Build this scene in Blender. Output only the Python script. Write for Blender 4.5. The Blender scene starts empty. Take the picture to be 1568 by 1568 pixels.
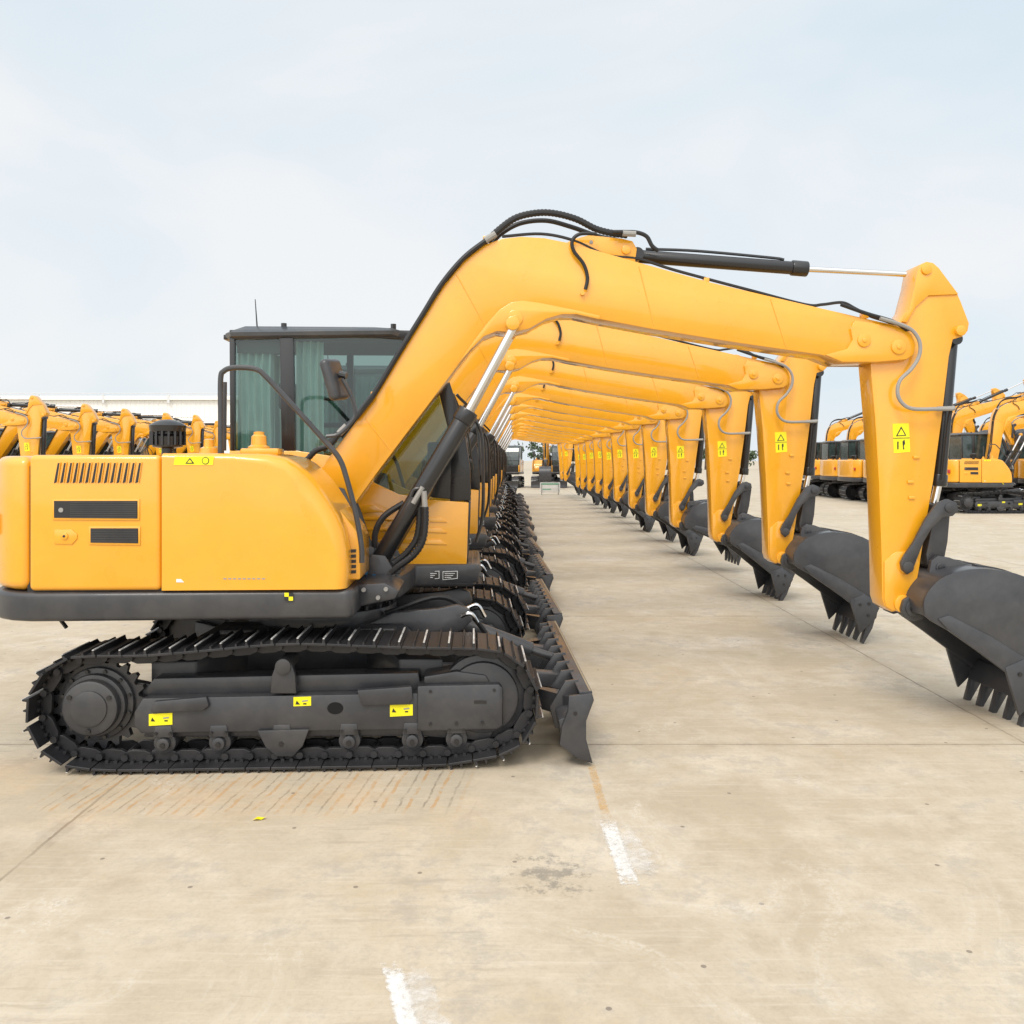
import bpy, bmesh, math, random
from mathutils import Vector, Matrix, noise
random.seed(7)
scene = bpy.context.scene

# ------------------------------------------------------------------ materials
def new_mat(name):
    m = bpy.data.materials.new(name); m.use_nodes = True
    nt = m.node_tree; b = nt.nodes['Principled BSDF']
    return m, nt, b

def paint(name, col, rough=0.35, coat=0.0, var=0.08, dust=0.0, dustcol=(0.45,0.38,0.28), metal=0.0, bump=0.0, scale=6.0, wave=0.0):
    m, nt, b = new_mat(name)
    tc = nt.nodes.new('ShaderNodeTexCoord')
    n = nt.nodes.new('ShaderNodeTexNoise'); n.inputs['Scale'].default_value = scale
    n.inputs['Detail'].default_value = 2.5; n.inputs['Roughness'].default_value = 0.7
    nt.links.new(tc.outputs['Object'], n.inputs['Vector'])
    r = nt.nodes.new('ShaderNodeValToRGB')
    r.color_ramp.elements[0].position = 0.3; r.color_ramp.elements[1].position = 0.75
    r.color_ramp.elements[0].color = tuple(c*(1-var) for c in col)+(1,)
    r.color_ramp.elements[1].color = tuple(min(1,c*(1+var)) for c in col)+(1,)
    nt.links.new(n.outputs['Fac'], r.inputs['Fac'])
    out = r.outputs['Color']
    if dust > 0:
        n2 = nt.nodes.new('ShaderNodeTexNoise'); n2.inputs['Scale'].default_value = 3.1
        n2.inputs['Detail'].default_value = 4; n2.inputs['Roughness'].default_value = 0.75
        nt.links.new(tc.outputs['Object'], n2.inputs['Vector'])
        rr = nt.nodes.new('ShaderNodeValToRGB')
        rr.color_ramp.elements[0].position = 0.42; rr.color_ramp.elements[1].position = 0.72
        rr.color_ramp.elements[0].color = (0,0,0,1); rr.color_ramp.elements[1].color = (dust,dust,dust,1)
        nt.links.new(n2.outputs['Fac'], rr.inputs['Fac'])
        mx = nt.nodes.new('ShaderNodeMixRGB'); mx.inputs['Color2'].default_value = dustcol+(1,)
        nt.links.new(rr.outputs['Color'], mx.inputs['Fac']); nt.links.new(out, mx.inputs['Color1'])
        out = mx.outputs['Color']
    nt.links.new(out, b.inputs['Base Color'])
    mr = nt.nodes.new('ShaderNodeMapRange')
    mr.inputs['To Min'].default_value = rough-0.06; mr.inputs['To Max'].default_value = rough+0.1
    nt.links.new(n.outputs['Fac'], mr.inputs['Value']); nt.links.new(mr.outputs['Result'], b.inputs['Roughness'])
    b.inputs['Metallic'].default_value = metal
    b.inputs['Coat Weight'].default_value = coat; b.inputs['Coat Roughness'].default_value = 0.08
    if wave > 0:   # pressed sheet metal is never perfectly flat
        bp = nt.nodes.new('ShaderNodeBump'); bp.inputs['Strength'].default_value = wave; bp.inputs['Distance'].default_value = 0.02
        n3 = nt.nodes.new('ShaderNodeTexNoise'); n3.inputs['Scale'].default_value = 2.2; n3.inputs['Detail'].default_value = 0
        nt.links.new(tc.outputs['Object'], n3.inputs['Vector'])
        nt.links.new(n3.outputs['Fac'], bp.inputs['Height']); nt.links.new(bp.outputs['Normal'], b.inputs['Normal']); nt.links.new(bp.outputs['Normal'], b.inputs['Coat Normal'])
    return m

YEL = paint('yellow_paint', (0.85,0.380,0.010), 0.28, 1.0, 0.03, 0.05, (0.6,0.42,0.2), wave=0.3)
DRK = paint('dark_grey_paint', (0.036,0.037,0.042), 0.38, 0.2, 0.15, 0.06)
CRF = paint('cab_roof_paint', (0.050,0.057,0.066), 0.35, 0.3, 0.1, 0.08)
BLK = paint('black_paint', (0.014,0.014,0.016), 0.28, 0.3, 0.1)
RUB = paint('rubber_hose', (0.012,0.012,0.013), 0.5)
TRK = paint('track_steel', (0.024,0.024,0.027), 0.42, 0, 0.3, 0.12, (0.14,0.12,0.10), 0.2, 0.3)
EDG = paint('worn_grouser_edge', (0.62,0.61,0.59), 0.4, 0, 0.4, 0.1, (0.2,0.16,0.12), 0.3)
CHR = paint('chrome_rod', (0.75,0.75,0.75), 0.14, 0, 0.03, 0, metal=1.0)
GRY = paint('grey_hose', (0.30,0.29,0.27), 0.5)
DEC = paint('lemon_decal', (0.88,0.78,0.01), 0.4)
WHT = paint('white_label', (0.75,0.75,0.74), 0.45)
BKT = paint('bucket_steel', (0.042,0.044,0.050), 0.36, 0.2, 0.2, 0.12, (0.22,0.2,0.18), 0, 0.15)
CUR = paint('cab_curtain', (0.52,0.66,0.65), 0.8)
SEA = paint('seat_fabric', (0.03,0.03,0.032), 0.8)
INT = paint('cab_interior', (0.10,0.10,0.10), 0.7)
BLUE= paint('blue_fitting', (0.02,0.12,0.25), 0.4)
DGL = paint('dark_cab_glass', (0.035,0.055,0.055), 0.12, 0.8, 0.4)

def glass_mat():
    m, nt, b = new_mat('cab_glass')
    nt.nodes.remove(b); out = nt.nodes['Material Output']
    t = nt.nodes.new('ShaderNodeBsdfTransparent'); t.inputs['Color'].default_value = (0.44,0.55,0.52,1)
    g = nt.nodes.new('ShaderNodeBsdfGlossy'); g.inputs['Roughness'].default_value = 0.03
    g.inputs['Color'].default_value = (0.85,0.95,0.95,1)
    lw = nt.nodes.new('ShaderNodeFresnel'); lw.inputs['IOR'].default_value = 1.5
    mr = nt.nodes.new('ShaderNodeMath'); mr.operation = 'ADD'; mr.inputs[1].default_value = 0.03
    nt.links.new(lw.outputs['Fac'], mr.inputs[0])
    mx = nt.nodes.new('ShaderNodeMixShader')
    nt.links.new(mr.outputs[0], mx.inputs['Fac']); nt.links.new(t.outputs[0], mx.inputs[1]); nt.links.new(g.outputs[0], mx.inputs[2])
    nt.links.new(mx.outputs[0], out.inputs['Surface'])
    return m
GLS = glass_mat()

# ------------------------------------------------------------------ mesh helpers
class Part:
    def __init__(self, name, group='base'):
        self.name = name; self.bm = bmesh.new(); self.mats = []; self.group = group
    def add(self, bm2, mat):
        if mat not in self.mats: self.mats.append(mat)
        i = self.mats.index(mat)
        for f in bm2.faces: f.material_index = i
        me = bpy.data.meshes.new('tmp'); bm2.to_mesh(me); bm2.free()
        self.bm.from_mesh(me); bpy.data.meshes.remove(me)
    def finish(self):
        me = bpy.data.meshes.new(self.name); self.bm.to_mesh(me); self.bm.free()
        for m in self.mats: me.materials.append(m)
        for p in me.polygons: p.use_smooth = True
        me.set_sharp_from_angle(angle=math.radians(32))
        self.me = me
        return me

def do_bevel(bm, bev, seg=2, ang=0.5):
    if bev <= 0: return
    es = [e for e in bm.edges if len(e.link_faces)==2 and e.calc_face_angle(0) > ang]
    if es:
        bmesh.ops.bevel(bm, geom=es, offset=bev, segments=seg, profile=0.5, affect='EDGES', clamp_overlap=True)

def prism(part, pts, y0, y1, mat, bev=0.005, seg=2):
    bm = bmesh.new()
    a = [bm.verts.new((x, y0, z)) for x, z in pts]
    b = [bm.verts.new((x, y1, z)) for x, z in pts]
    n = len(pts)
    bm.faces.new(a); bm.faces.new(list(reversed(b)))
    for i in range(n):
        bm.faces.new((a[i], b[i], b[(i+1)%n], a[(i+1)%n]))
    bmesh.ops.recalc_face_normals(bm, faces=bm.faces)
    do_bevel(bm, bev, seg)
    part.add(bm, mat)

def pane(part, pts3, mat):
    bm = bmesh.new(); bm.faces.new([bm.verts.new(p) for p in pts3]); part.add(bm, mat)

def zprism(part, pts, z0, z1, mat, bev=0.005, seg=2):
    bm = bmesh.new()
    a = [bm.verts.new((x, y, z0)) for x, y in pts]
    b = [bm.verts.new((x, y, z1)) for x, y in pts]
    n = len(pts)
    bm.faces.new(a); bm.faces.new(list(reversed(b)))
    for i in range(n):
        bm.faces.new((a[i], b[i], b[(i+1)%n], a[(i+1)%n]))
    bmesh.ops.recalc_face_normals(bm, faces=bm.faces)
    do_bevel(bm, bev, seg)
    part.add(bm, mat)

def box(part, x0, x1, y0, y1, z0, z1, mat, bev=0.005, seg=2):
    prism(part, [(x0,z0),(x1,z0),(x1,z1),(x0,z1)], y0, y1, mat, bev, seg)

def cyl(part, p0, p1, r, mat, seg=20, r2=None, bev=0.0):
    p0 = Vector(p0); p1 = Vector(p1); d = p1-p0
    bm = bmesh.new()
    bmesh.ops.create_cone(bm, cap_ends=True, segments=seg, radius1=r, radius2=r if r2 is None else r2, depth=d.length)
    if bev > 0: do_bevel(bm, bev, 2, 0.8)
    M = Matrix.Translation((p0+p1)/2) @ d.to_track_quat('Z','Y').to_matrix().to_4x4()
    bmesh.ops.transform(bm, matrix=M, verts=bm.verts)
    part.add(bm, mat)

def catmull(pts, n=6):
    pts = [Vector(p) for p in pts]
    P = [pts[0]*2-pts[1]] + pts + [pts[-1]*2-pts[-2]]
    out = []
    for i in range(1, len(P)-2):
        for k in range(n):
            t = k/n
            out.append(0.5*((2*P[i]) + (P[i+1]-P[i-1])*t + (2*P[i-1]-5*P[i]+4*P[i+1]-P[i+2])*t*t + (3*P[i]-P[i-1]-3*P[i+1]+P[i+2])*t**3))
    out.append(pts[-1])
    return out

def tube(part, pts, r, mat, seg=8, n=6, ribs=False):
    P = catmull(pts, n)
    if ribs:
        Q = [P[0]]; step = 0.012; acc = 0
        for i in range(len(P)-1):
            d = (P[i+1]-P[i]); L = d.length; s = step-acc
            while s < L:
                Q.append(P[i]+d*(s/L)); s += step
            acc = L-(s-step)
        P = Q
    bm = bmesh.new(); rings = []
    up = Vector((0,1,0.013)).normalized()
    for i, p in enumerate(P):
        t = (P[min(i+1,len(P)-1)]-P[max(i-1,0)]).normalized()
        s = t.cross(up)
        if s.length < 1e-3: s = t.cross(Vector((1,0,0)))
        s.normalize(); u = s.cross(t).normalized(); up = u
        rr = r*(1.0 if not ribs or i%2 else 0.86)
        rings.append([bm.verts.new(p + s*math.cos(a)*rr + u*math.sin(a)*rr) for a in [2*math.pi*k/seg for k in range(seg)]])
    for i in range(len(rings)-1):
        for k in range(seg):
            bm.faces.new((rings[i][k], rings[i][(k+1)%seg], rings[i+1][(k+1)%seg], rings[i+1][k]))
    bm.faces.new(rings[0]); bm.faces.new(rings[-1])
    bmesh.ops.recalc_face_normals(bm, faces=bm.faces)
    part.add(bm, mat)

# side-elevation drawing -> metres (machine frame: X forward, Y left, Z up)
def T(u, v, y):
    k = (5.98+y)/1350.0*(1+3.2e-5*(u-494))
    return ((u-785)*k+1.288+y*0.0436, 1.72-(v-705)*k)
def TT(pts, y): return [T(u, v, y) for u, v in pts]
def T3(u, v, y, yy=None):
    x, z = T(u, v, y); return Vector((x, y if yy is None else yy, z))
def T3s(pts, y): return [T3(u, v, y) for u, v in pts]

parts = []
def P_(name, group='base'):
    p = Part(name, group); parts.append(p); return p

# ------------------------------------------------------------------ crawler tracks
def track_path():
    pts = []
    sx, sz, sr = -1.10, 0.345, 0.272
    ix, iz, ir = 1.08, 0.36, 0.275
    for a in range(250, 89, -16): pts.append((sx+sr*math.cos(math.radians(a)), sz+sr*math.sin(math.radians(a))))
    pts += [(-0.8,0.615),(-0.5,0.635),(-0.02,0.672),(0.35,0.66),(0.7,0.645)]
    for a in range(90, -61, -15): pts.append((ix+ir*math.cos(math.radians(a)), iz+ir*math.sin(math.radians(a))))
    pts += [(0.95,0.075),(0.8,0.062),(0.3,0.06),(-0.3,0.06),(-0.8,0.06),(-1.02,0.064)]
    return pts
def resample(pts, n):
    pts = [Vector((p[0],0,p[1])) for p in pts]; pts.append(pts[0].copy())
    D = catmull(pts, 8)
    L = [0]
    for i in range(len(D)-1): L.append(L[-1]+(D[i+1]-D[i]).length)
    out = []
    j = 0
    for k in range(n):
        s = L[-1]*k/n
        while L[j+1] < s: j += 1
        out.append(D[j].lerp(D[j+1], (s-L[j])/(L[j+1]-L[j]+1e-9)))
    return out

def build_track(part, yc):
    N = 44
    pts = resample(track_path(), N)
    for i in range(N):
        a = pts[i]; b = pts[(i+1)%N]; c = (a+b)/2
        t = (b-a).normalized(); L = (b-a).length
        nrm = Vector((-t.z,0,t.x))
        def tr(l, h): q = c+t*l+nrm*h; return (q.x, q.z)
        h = L/2
        prism(part, [tr(-h*0.97,0.028),tr(h*0.97,0.028),tr(h*0.97,0.042),tr(-h*0.97,0.042)], yc-0.225, yc+0.225, TRK, 0.002, 1)
        prism(part, [tr(h*0.66,0.040),tr(h*0.90,0.040),tr(h*0.84,0.066),tr(h*0.72,0.066)], yc-0.222, yc+0.222, TRK, 0, 1)
        prism(part, [tr(-h*0.16,0.040),tr(h*0.06,0.040),tr(h*0.0,0.058),tr(-h*0.10,0.058)], yc-0.222, yc+0.222, TRK, 0, 1)
        wl = random.uniform(0.03,0.20)
        prism(part, [tr(h*0.71,0.0655),tr(h*0.85,0.0655),tr(h*0.85,0.071),tr(h*0.71,0.071)], yc-0.2215, yc+wl, EDG, 0, 1)
        for s in (-1,1):
            y = yc+s*0.075
            off = 0.012 if i%2 else 0
            prism(part, [tr(-h*1.05,-0.018),tr(-h*0.5,-0.034),tr(h*0.6,-0.034),tr(h*1.05,-0.02),tr(h*1.05,0.018),tr(h*0.5,0.027),tr(-h*0.6,0.027),tr(-h*1.05,0.016)], y-0.016+off*s, y+0.016+off*s, TRK, 0.002, 1)
        q = a
        cyl(part, (q.x,yc-0.125,q.z), (q.x,yc+0.125,q.z), 0.020, TRK, 8)
        for s in (-1,1):
            for l in (-0.35,0.35):
                bq = c+t*(h*l)+nrm*0.022
                cyl(part, (bq.x, yc+s*0.105, bq.z), (bq.x, yc+s*0.13, bq.z), 0.011, TRK, 6)

for side, yc, nm in ((-1,-0.905,'crawler_track_right'), (1,0.905,'crawler_track_left')):
    p = P_(nm); build_track(p, yc)

# ------------------------------------------------------------------ undercarriage
HOL = paint('opening_shadow',(0.003,0.003,0.003),0.9)
uc = P_('undercarriage_frame')
for s in (-1,1):
    yT = -1.02
    A = lambda pts, y0, y1, m=DRK, b=0.008: prism(uc, TT(pts, yT), min(s*y0,s*y1), max(s*y0,s*y1), m, b)
    A([(205,1092),(218,1070),(645,1062),(645,1118),(215,1124),(205,1112)], 0.79, 1.02)
    A([(640,1050),(765,1047),(771,1053),(771,1112),(762,1117),(640,1120)], 0.80, 1.035, DRK, 0.012)
    A([(214,1063),(228,1045),(640,1036),(645,1062),(218,1071)], 0.79, 0.94)
    A([(238,1073),(318,1066),(322,1080),(312,1088),(232,1090)], 1.0, 1.045)
    A([(548,1056),(632,1050),(634,1070),(625,1078),(556,1080)], 1.0, 1.045)
    A([(650,1038),(700,1030),(745,1036),(752,1048),(650,1050)], 0.80, 1.0)
    A([(215,1120),(640,1114),(760,1118),(750,1140),(640,1132),(215,1134)], 0.88, 0.97)
    hx, hz = T(514,1085,-1.02)
    ov = [(hx+0.045*math.cos(a), hz+0.034*math.sin(a)) for a in [2*math.pi*i/20 for i in range(20)]]
    prism(uc, ov, min(s*1.01,s*1.0225), max(s*1.01,s*1.0225), HOL, 0)
    A([(727,1072),(746,1072),(746,1077),(727,1077)], 1.03, 1.0375, BLK, 0)
    for (u,v) in ((660,1108),(700,1107),(740,1106),(660,1058),(758,1056)):
        x,z = T(u,v,yT); cyl(uc,(x,s*1.03,z),(x,s*1.043,z),0.009,BLK,6)
    for d in ([(228,1094),(264,1092),(264,1110),(228,1112)], [(450,1068),(477,1067),(477,1081),(450,1082)], [(598,1080),(633,1079),(633,1096),(598,1098)]):
        A(d, 1.0, 1.0235, DEC, 0)
        (u0,v0),(u1,_),(_,_),(_,v1) = d
        A([(u0+5,v0+5),(u0+10,v0+11),(u0+3,v0+11)], 1.02, 1.0255, BLK, 0)
        A([(u1-14,v0+5),(u1-5,v0+4),(u1-5,v0+6),(u1-14,v0+7)], 1.02, 1.0255, GRY, 0)
        A([(u1-12,v0+9),(u1-7,v0+9),(u1-7,v0+11),(u1-12,v0+11)], 1.02, 1.0255, BLK, 0)
    for u in (250,335,432,535,632,700):
        x, z = T(u,1137,-1.02); z = 0.132
        cyl(uc, (x,s*0.80,z), (x,s*1.0,z), 0.062, DRK, 18, bev=0.006)
        cyl(uc, (x,s*0.99,z), (x,s*1.035,z), 0.036, DRK, 14, bev=0.005)
        cyl(uc, (x,s*1.03,z), (x,s*1.045,z), 0.014, BLK, 8)
        prism(uc, [(x-0.055,0.17),(x+0.055,0.17),(x+0.045,0.235),(x-0.045,0.235)], min(s*0.98,s*1.025), max(s*0.98,s*1.025), DRK, 0.005)
        for dx in (-0.04,0.04): cyl(uc,(x+dx,s*1.02,0.195),(x+dx,s*1.037,0.195),0.009,BLK,6)
    A([(395,1118),(475,1116),(465,1142),(450,1158),(425,1158),(408,1144)], 1.025, 1.04)
    A([(415,1062),(417,1035),(424,1015),(436,1009),(447,1014),(453,1032),(455,1062)], 0.99, 1.035)
    x, z = T(435,1020,-1.02)
    cyl(uc, (x,s*0.79,z+0.0), (x,s*1.05,z+0.0), 0.045, DRK, 16, bev=0.004)
    sx, sz = -1.10, 0.345
    teeth = []
    nt_ = 21
    for i in range(nt_*4):
        a = 2*math.pi*i/(nt_*4); r = 0.262 if i%4 in (0,1) else 0.226
        teeth.append((sx+r*math.cos(a), sz+r*math.sin(a)))
    prism(uc, teeth, min(s*0.885,s*0.925), max(s*0.885,s*0.925), DRK, 0)
    def disc(r, y0, y1, m=DRK, b=0.008, seg=40): cyl(uc, (sx,s*y0,sz), (sx,s*y1,sz), r, m, seg, bev=b)
    disc(0.205,0.90,0.955); disc(0.175,0.95,1.0); disc(0.155,0.99,1.055, DRK, 0.02); disc(0.10,1.05,1.066, DRK, 0.006)
    for i in range(12):
        a = 2*math.pi*(i+.5)/12
        cyl(uc, (sx+0.19*math.cos(a),s*0.95,sz+0.19*math.sin(a)), (sx+0.19*math.cos(a),s*0.972,sz+0.19*math.sin(a)), 0.011, BLK, 6)
    for i in range(3):
        a = 2*math.pi*i/3+0.5
        cyl(uc, (sx+0.125*math.cos(a),s*1.05,sz+0.125*math.sin(a)), (sx+0.125*math.cos(a),s*1.064,sz+0.125*math.sin(a)), 0.014, BLK, 6)
    prism(uc, [(-1.10,0.20),(-0.80,0.24),(-0.80,0.42),(-1.10,0.49)], min(s*0.80,s*0.86), max(s*0.80,s*0.86), DRK, 0.01)
    ix, iz = 1.08, 0.36
    cyl(uc, (ix,s*0.86,iz), (ix,s*0.95,iz), 0.245, DRK, 40, bev=0.01)
    cyl(uc, (ix,s*0.83,iz), (ix,s*0.985,iz), 0.205, DRK, 36, bev=0.012)
    cyl(uc, (ix,s*0.83,iz), (ix,s*1.03,iz), 0.08, DRK, 20, bev=0.01)
box(uc, -0.55,0.55,-0.52,0.52,0.40,0.68, DRK, 0.03)
for sx_ in (-1,1):
    for sy_ in (-1,1):
        bm = bmesh.new()
        x0, y0 = sx_*0.40, sy_*0.35; x1, y1 = sx_*0.72, sy_*0.82
        for (x,y,zl,zh,w) in ((x0,y0,0.42,0.70,0.16),(x1,y1,0.34,0.55,0.13)):
            for dx in (-w,w):
                for z in (zl,zh): bm.verts.new((x+dx,y,z))
        bm.verts.ensure_lookup_table(); V = bm.verts
        for q in ((0,1,3,2),(4,6,7,5),(0,4,5,1),(2,3,7,6),(1,5,7,3),(0,2,6,4)):
            bm.faces.new([V[i] for i in q])
        bmesh.ops.recalc_face_normals(bm, faces=bm.faces); do_bevel(bm, 0.015)
        uc.add(bm, DRK)
cyl(uc, (0,0,0.66), (0,0,0.76), 0.50, DRK, 48, bev=0.01)
cyl(uc, (0,0,0.76), (0,0,0.84), 0.46, BLK, 48, bev=0.01)
for i in range(24):
    a = 2*math.pi*i/24
    cyl(uc, (0.48*math.cos(a),0.48*math.sin(a),0.76), (0.48*math.cos(a),0.48*math.sin(a),0.785), 0.014, DRK, 6)
for s in (-1,1):
    prism(uc, [(0.30,0.66),(0.52,0.755),(0.80,0.775),(0.92,0.80),(1.00,0.77),(1.02,0.70),(0.96,0.64),(0.6,0.50),(0.30,0.44)], s*0.37-0.03,s*0.37+0.03, DRK, 0.01)
prism(uc, [(0.5,0.60),(0.85,0.70),(0.95,0.62),(0.6,0.42)], -0.10,0.10, DRK, 0.01)
tube(uc, [(0.95,-0.48,0.74),(1.01,-0.50,0.76),(1.05,-0.48,0.70)], 0.013, CHR)
tube(uc, [(0.98,-0.30,0.76),(1.05,-0.30,0.78),(1.10,-0.28,0.70)], 0.013, CHR)
tube(uc, [(0.45,-0.25,0.72),(0.8,-0.2,0.82),(1.0,-0.15,0.7),(1.15,-0.1,0.5)], 0.018, RUB)

# ------------------------------------------------------------------ dozer blade
bl = P_('dozer_blade')
fr = TT([(908,1064),(904,1078),(898,1100),(897,1122),(901,1145),(909,1169)], -1.10)
back = [(x-0.028, z) for x, z in reversed(fr)]
prism(bl, fr+back, -1.09, 1.09, DRK, 0.003)
prism(bl, [(fr[0][0]-0.07,fr[0][1]-0.002),(fr[0][0]+0.004,fr[0][1]-0.002),(fr[0][0]+0.004,fr[0][1]+0.014),(fr[0][0]-0.07,fr[0][1]+0.014)], -1.09,1.09, DRK, 0.003)
for s in (-1,1):
    prism(bl, TT([(872,1066),(908,1062),(911,1072),(899,1104),(899,1132),(909,1169),(884,1160),(858,1140),(862,1112),(871,1088)], -1.10), min(s*1.085,s*1.115), max(s*1.085,s*1.115), DRK, 0.005)
    x,z = T(882,1092,-1.10); cyl(bl,(x,s*1.11,z),(x,s*1.118,z),0.012,BLK,12)
xb = fr[2][0]-0.03
prism(bl, [(xb+0.01,0.12),(xb-0.10,0.16),(xb-0.12,0.26),(xb-0.02,0.30)], -1.085,1.085, DRK, 0.006)
for y in (-0.85,-0.6,-0.36,-0.12,0.12,0.36,0.6,0.85):
    prism(bl, [(xb+0.01,0.10),(xb-0.12,0.15),(xb-0.15,0.27),(xb-0.06,0.42),(xb+0.02,0.43)], y-0.012,y+0.012, DRK, 0.003)
for s in (-1,1):
    prism(bl, [(0.50,0.30),(0.55,0.44),(1.0,0.42),(xb-0.02,0.36),(xb-0.02,0.16),(1.05,0.24)], s*0.40-0.05, s*0.40+0.05, DRK, 0.012)
    bm = bmesh.new()
    for (x,y) in ((1.10,s*0.45),(1.20,s*0.45),(xb-0.0,s*0.95),(xb-0.0,s*0.78)):
        bm.verts.new((x,y,0.22)); bm.verts.new((x,y,0.34))
    bm.verts.ensure_lookup_table(); V=bm.verts
    for q in ((0,2,4,6),(1,3,5,7),(0,1,3,2),(2,3,5,4),(4,5,7,6),(6,7,1,0)):
        bm.faces.new([V[i] for i in q])
    bmesh.ops.recalc_face_normals(bm, faces=bm.faces); bl.add(bm, DRK)
cyl(bl, (0.95,0,0.60),(1.42,0,0.42),0.055,DRK,18,bev=0.006)
cyl(bl, (1.42,0,0.42),(xb-0.05,0,0.37),0.028,DRK,14)
prism(bl, [(fr[0][0]-0.012,fr[0][1]+0.0145),(fr[0][0]-0.002,fr[0][1]+0.0145),(fr[0][0]-0.002,fr[0][1]+0.0165),(fr[0][0]-0.012,fr[0][1]+0.0165)], -1.08,1.08, paint('bare_edge',(0.30,0.24,0.16),0.5), 0)

# ------------------------------------------------------------------ upper structure
up = P_('upper_body')
Z0, Z1 = 0.835, 0.985
tail = [(-1.40,-1.095),(-1.52,-1.06),(-1.62,-0.99),(-1.69,-0.88),(-1.735,-0.70),(-1.77,-0.40),(-1.785,0),(-1.77,0.40),(-1.735,0.70),(-1.69,0.88),(-1.62,0.99),(-1.52,1.06),(-1.40,1.095)]
deck = [(0.33,-1.085),(-1.0,-1.10)] + [(x,y*1.006) for x,y in tail] + [(1.00,1.09),(1.04,1.02),(1.04,0.14),(0.62,0.12),(0.56,-0.40),(0.36,-0.46),(0.36,-1.04)]
zprism(up, deck, Z0, Z1+0.012, DRK, 0.03, 4)
zprism(up, [(-1.412,-1.09)]+tail[1:-1]+[(-1.412,1.09)], 1.003, 1.745, YEL, 0.055, 6)
box(up, -1.43,-0.10,-1.06,-0.46,0.99,1.69, BLK, 0)
box(up, -0.10,0.15,-1.04,-0.46,0.99,1.45, BLK, 0)
box(up, -1.405,-0.694,-1.10,-0.46,1.004,1.750, YEL, 0.028, 5)
box(up, -1.405,-0.70,-0.452,1.09,1.004,1.735, YEL, 0.03, 4)
box(up, -0.69,0.05,-0.44,0.13,0.99,1.30, BLK, 0.02)
hood = [(-0.688,1.004),(0.318,1.004),(0.326,1.10),(0.322,1.22),(0.302,1.33),(0.270,1.41),(0.229,1.48),(0.184,1.55),(0.138,1.61),(0.092,1.66),(0.040,1.705),(-0.020,1.738),(-0.12,1.757),(-0.30,1.760),(-0.688,1.760)]
bm = bmesh.new()
rings = []
for f in (0,0.12,0.26,0.42,0.62,0.82,1.0):
    ring = []
    for (x,z) in hood:
        fx = max(0,min(1,(x+0.55)/0.75)); fz = max(0,min(1,(z-1.15)/0.5)); g = fx*fx*(0.35+0.65*fz)
        Rr = 0.030 + 0.10*g
        ang = f*math.pi/2
        y = -1.10 + Rr*(1-math.cos(ang)); ins = Rr*(1-math.sin(ang))
        top_ = max(0,min(1,(z-1.50)/0.2)); fro = max(0,min(1,(x-0.0)/0.2))
        l = math.hypot(top_, fro) or 1
        ring.append(bm.verts.new((x-ins*fro/l, y, z-ins*top_/l)))
    rings.append(ring)
rings.append([bm.verts.new((x,-0.48,z)) for x,z in hood])
rings.append([bm.verts.new((x-(0.02 if x>0 else 0),-0.455,z-(0.02 if z>1.5 else 0))) for x,z in hood])
for i in range(len(rings)-1):
    for k in range(len(hood)):
        bm.faces.new((rings[i][k],rings[i][(k+1)%len(hood)],rings[i+1][(k+1)%len(hood)],rings[i+1][k]))
bm.faces.new(rings[0]); bm.faces.new(rings[-1])
bmesh.ops.recalc_face_normals(bm, faces=bm.faces)
up.add(bm, YEL)
y_ = -0.93
prism(up, TT([(505,765),(528,790),(545,812),(552,830),(552,888),(500,890),(500,765)], y_), -0.93,-0.48, YEL, 0.02, 3)
for k in range(5):
    v = 842+k*8
    prism(up, TT([(531,v),(546,v-1),(546,v+4),(531,v+5)], y_), -0.934,-0.92, BLK, 0)
prism(up, TT([(548,895),(590,893),(612,905),(606,918),(548,930)], -0.85), -0.85,-0.42, DRK, 0.01)
for (u,v) in ((546,905),(558,903),(546,917),(592,902),(580,915)):
    x,z = T(u,v,-0.85); cyl(up,(x,-0.87,z),(x,-0.845,z),0.013,GRY,8)
yp = -1.10
def face(pts, m, d=0.004, b=0.0): prism(up, TT(pts, yp), yp-d, yp+0.006, m, b)
for k in range(14):
    u = 82+k*9.6
    face([(u+6,709),(u+9.6,709),(u+5,738),(u+0,740)][::1], BLK, 0.003)
    face([(u+9.8,708),(u+10.8,708),(u+6.2,739),(u+5.2,739)], YEL, 0.008)
face([(80,764),(214,764),(214,797),(80,796)], YEL, 0.007, 0.002)
face([(83,767),(211,767),(211,794),(83,793)], BLK, 0.009)
for k in range(9):
    v=769+k*2.8
    face([(108,v),(210,v),(210,v+1.2),(108,v+1.2)], DRK, 0.013)
face([(136,806),(215,806),(215,835),(136,834)], YEL, 0.007, 0.002)
face([(139,809),(212,809),(212,832),(139,831)], BLK, 0.009)
for k in range(8):
    v=811+k*2.6
    face([(140,v),(211,v),(211,v+1.1),(140,v+1.1)], DRK, 0.013)
face([(83,811),(110,811),(118,818),(118,825),(110,834),(83,833)], YEL, 0.006, 0.002)
x,z = T(99,821,yp); cyl(up,(x,yp-0.014,z),(x,yp,z),0.02,YEL,16,bev=0.003); cyl(up,(x,yp-0.017,z),(x,yp-0.012,z),0.007,BLK,10)
x,z = T(94,781,yp); cyl(up,(x,yp-0.014,z),(x,yp,z),0.013,GRY,12)
face([(268,699),(328,699),(326,712),(266,712)], DEC, 0.0035)
face([(284,710),(291,701),(298,710)], BLK, 0.005); face([(287,708.5),(291,703.5),(295,708.5)], DEC, 0.006)
x,z = T(315,705.5,yp)
cyl(up,(x,yp-0.005,z),(x,yp,z),0.020,BLK,20); cyl(up,(x,yp-0.0065,z),(x,yp,z),0.016,DEC,20)
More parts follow.
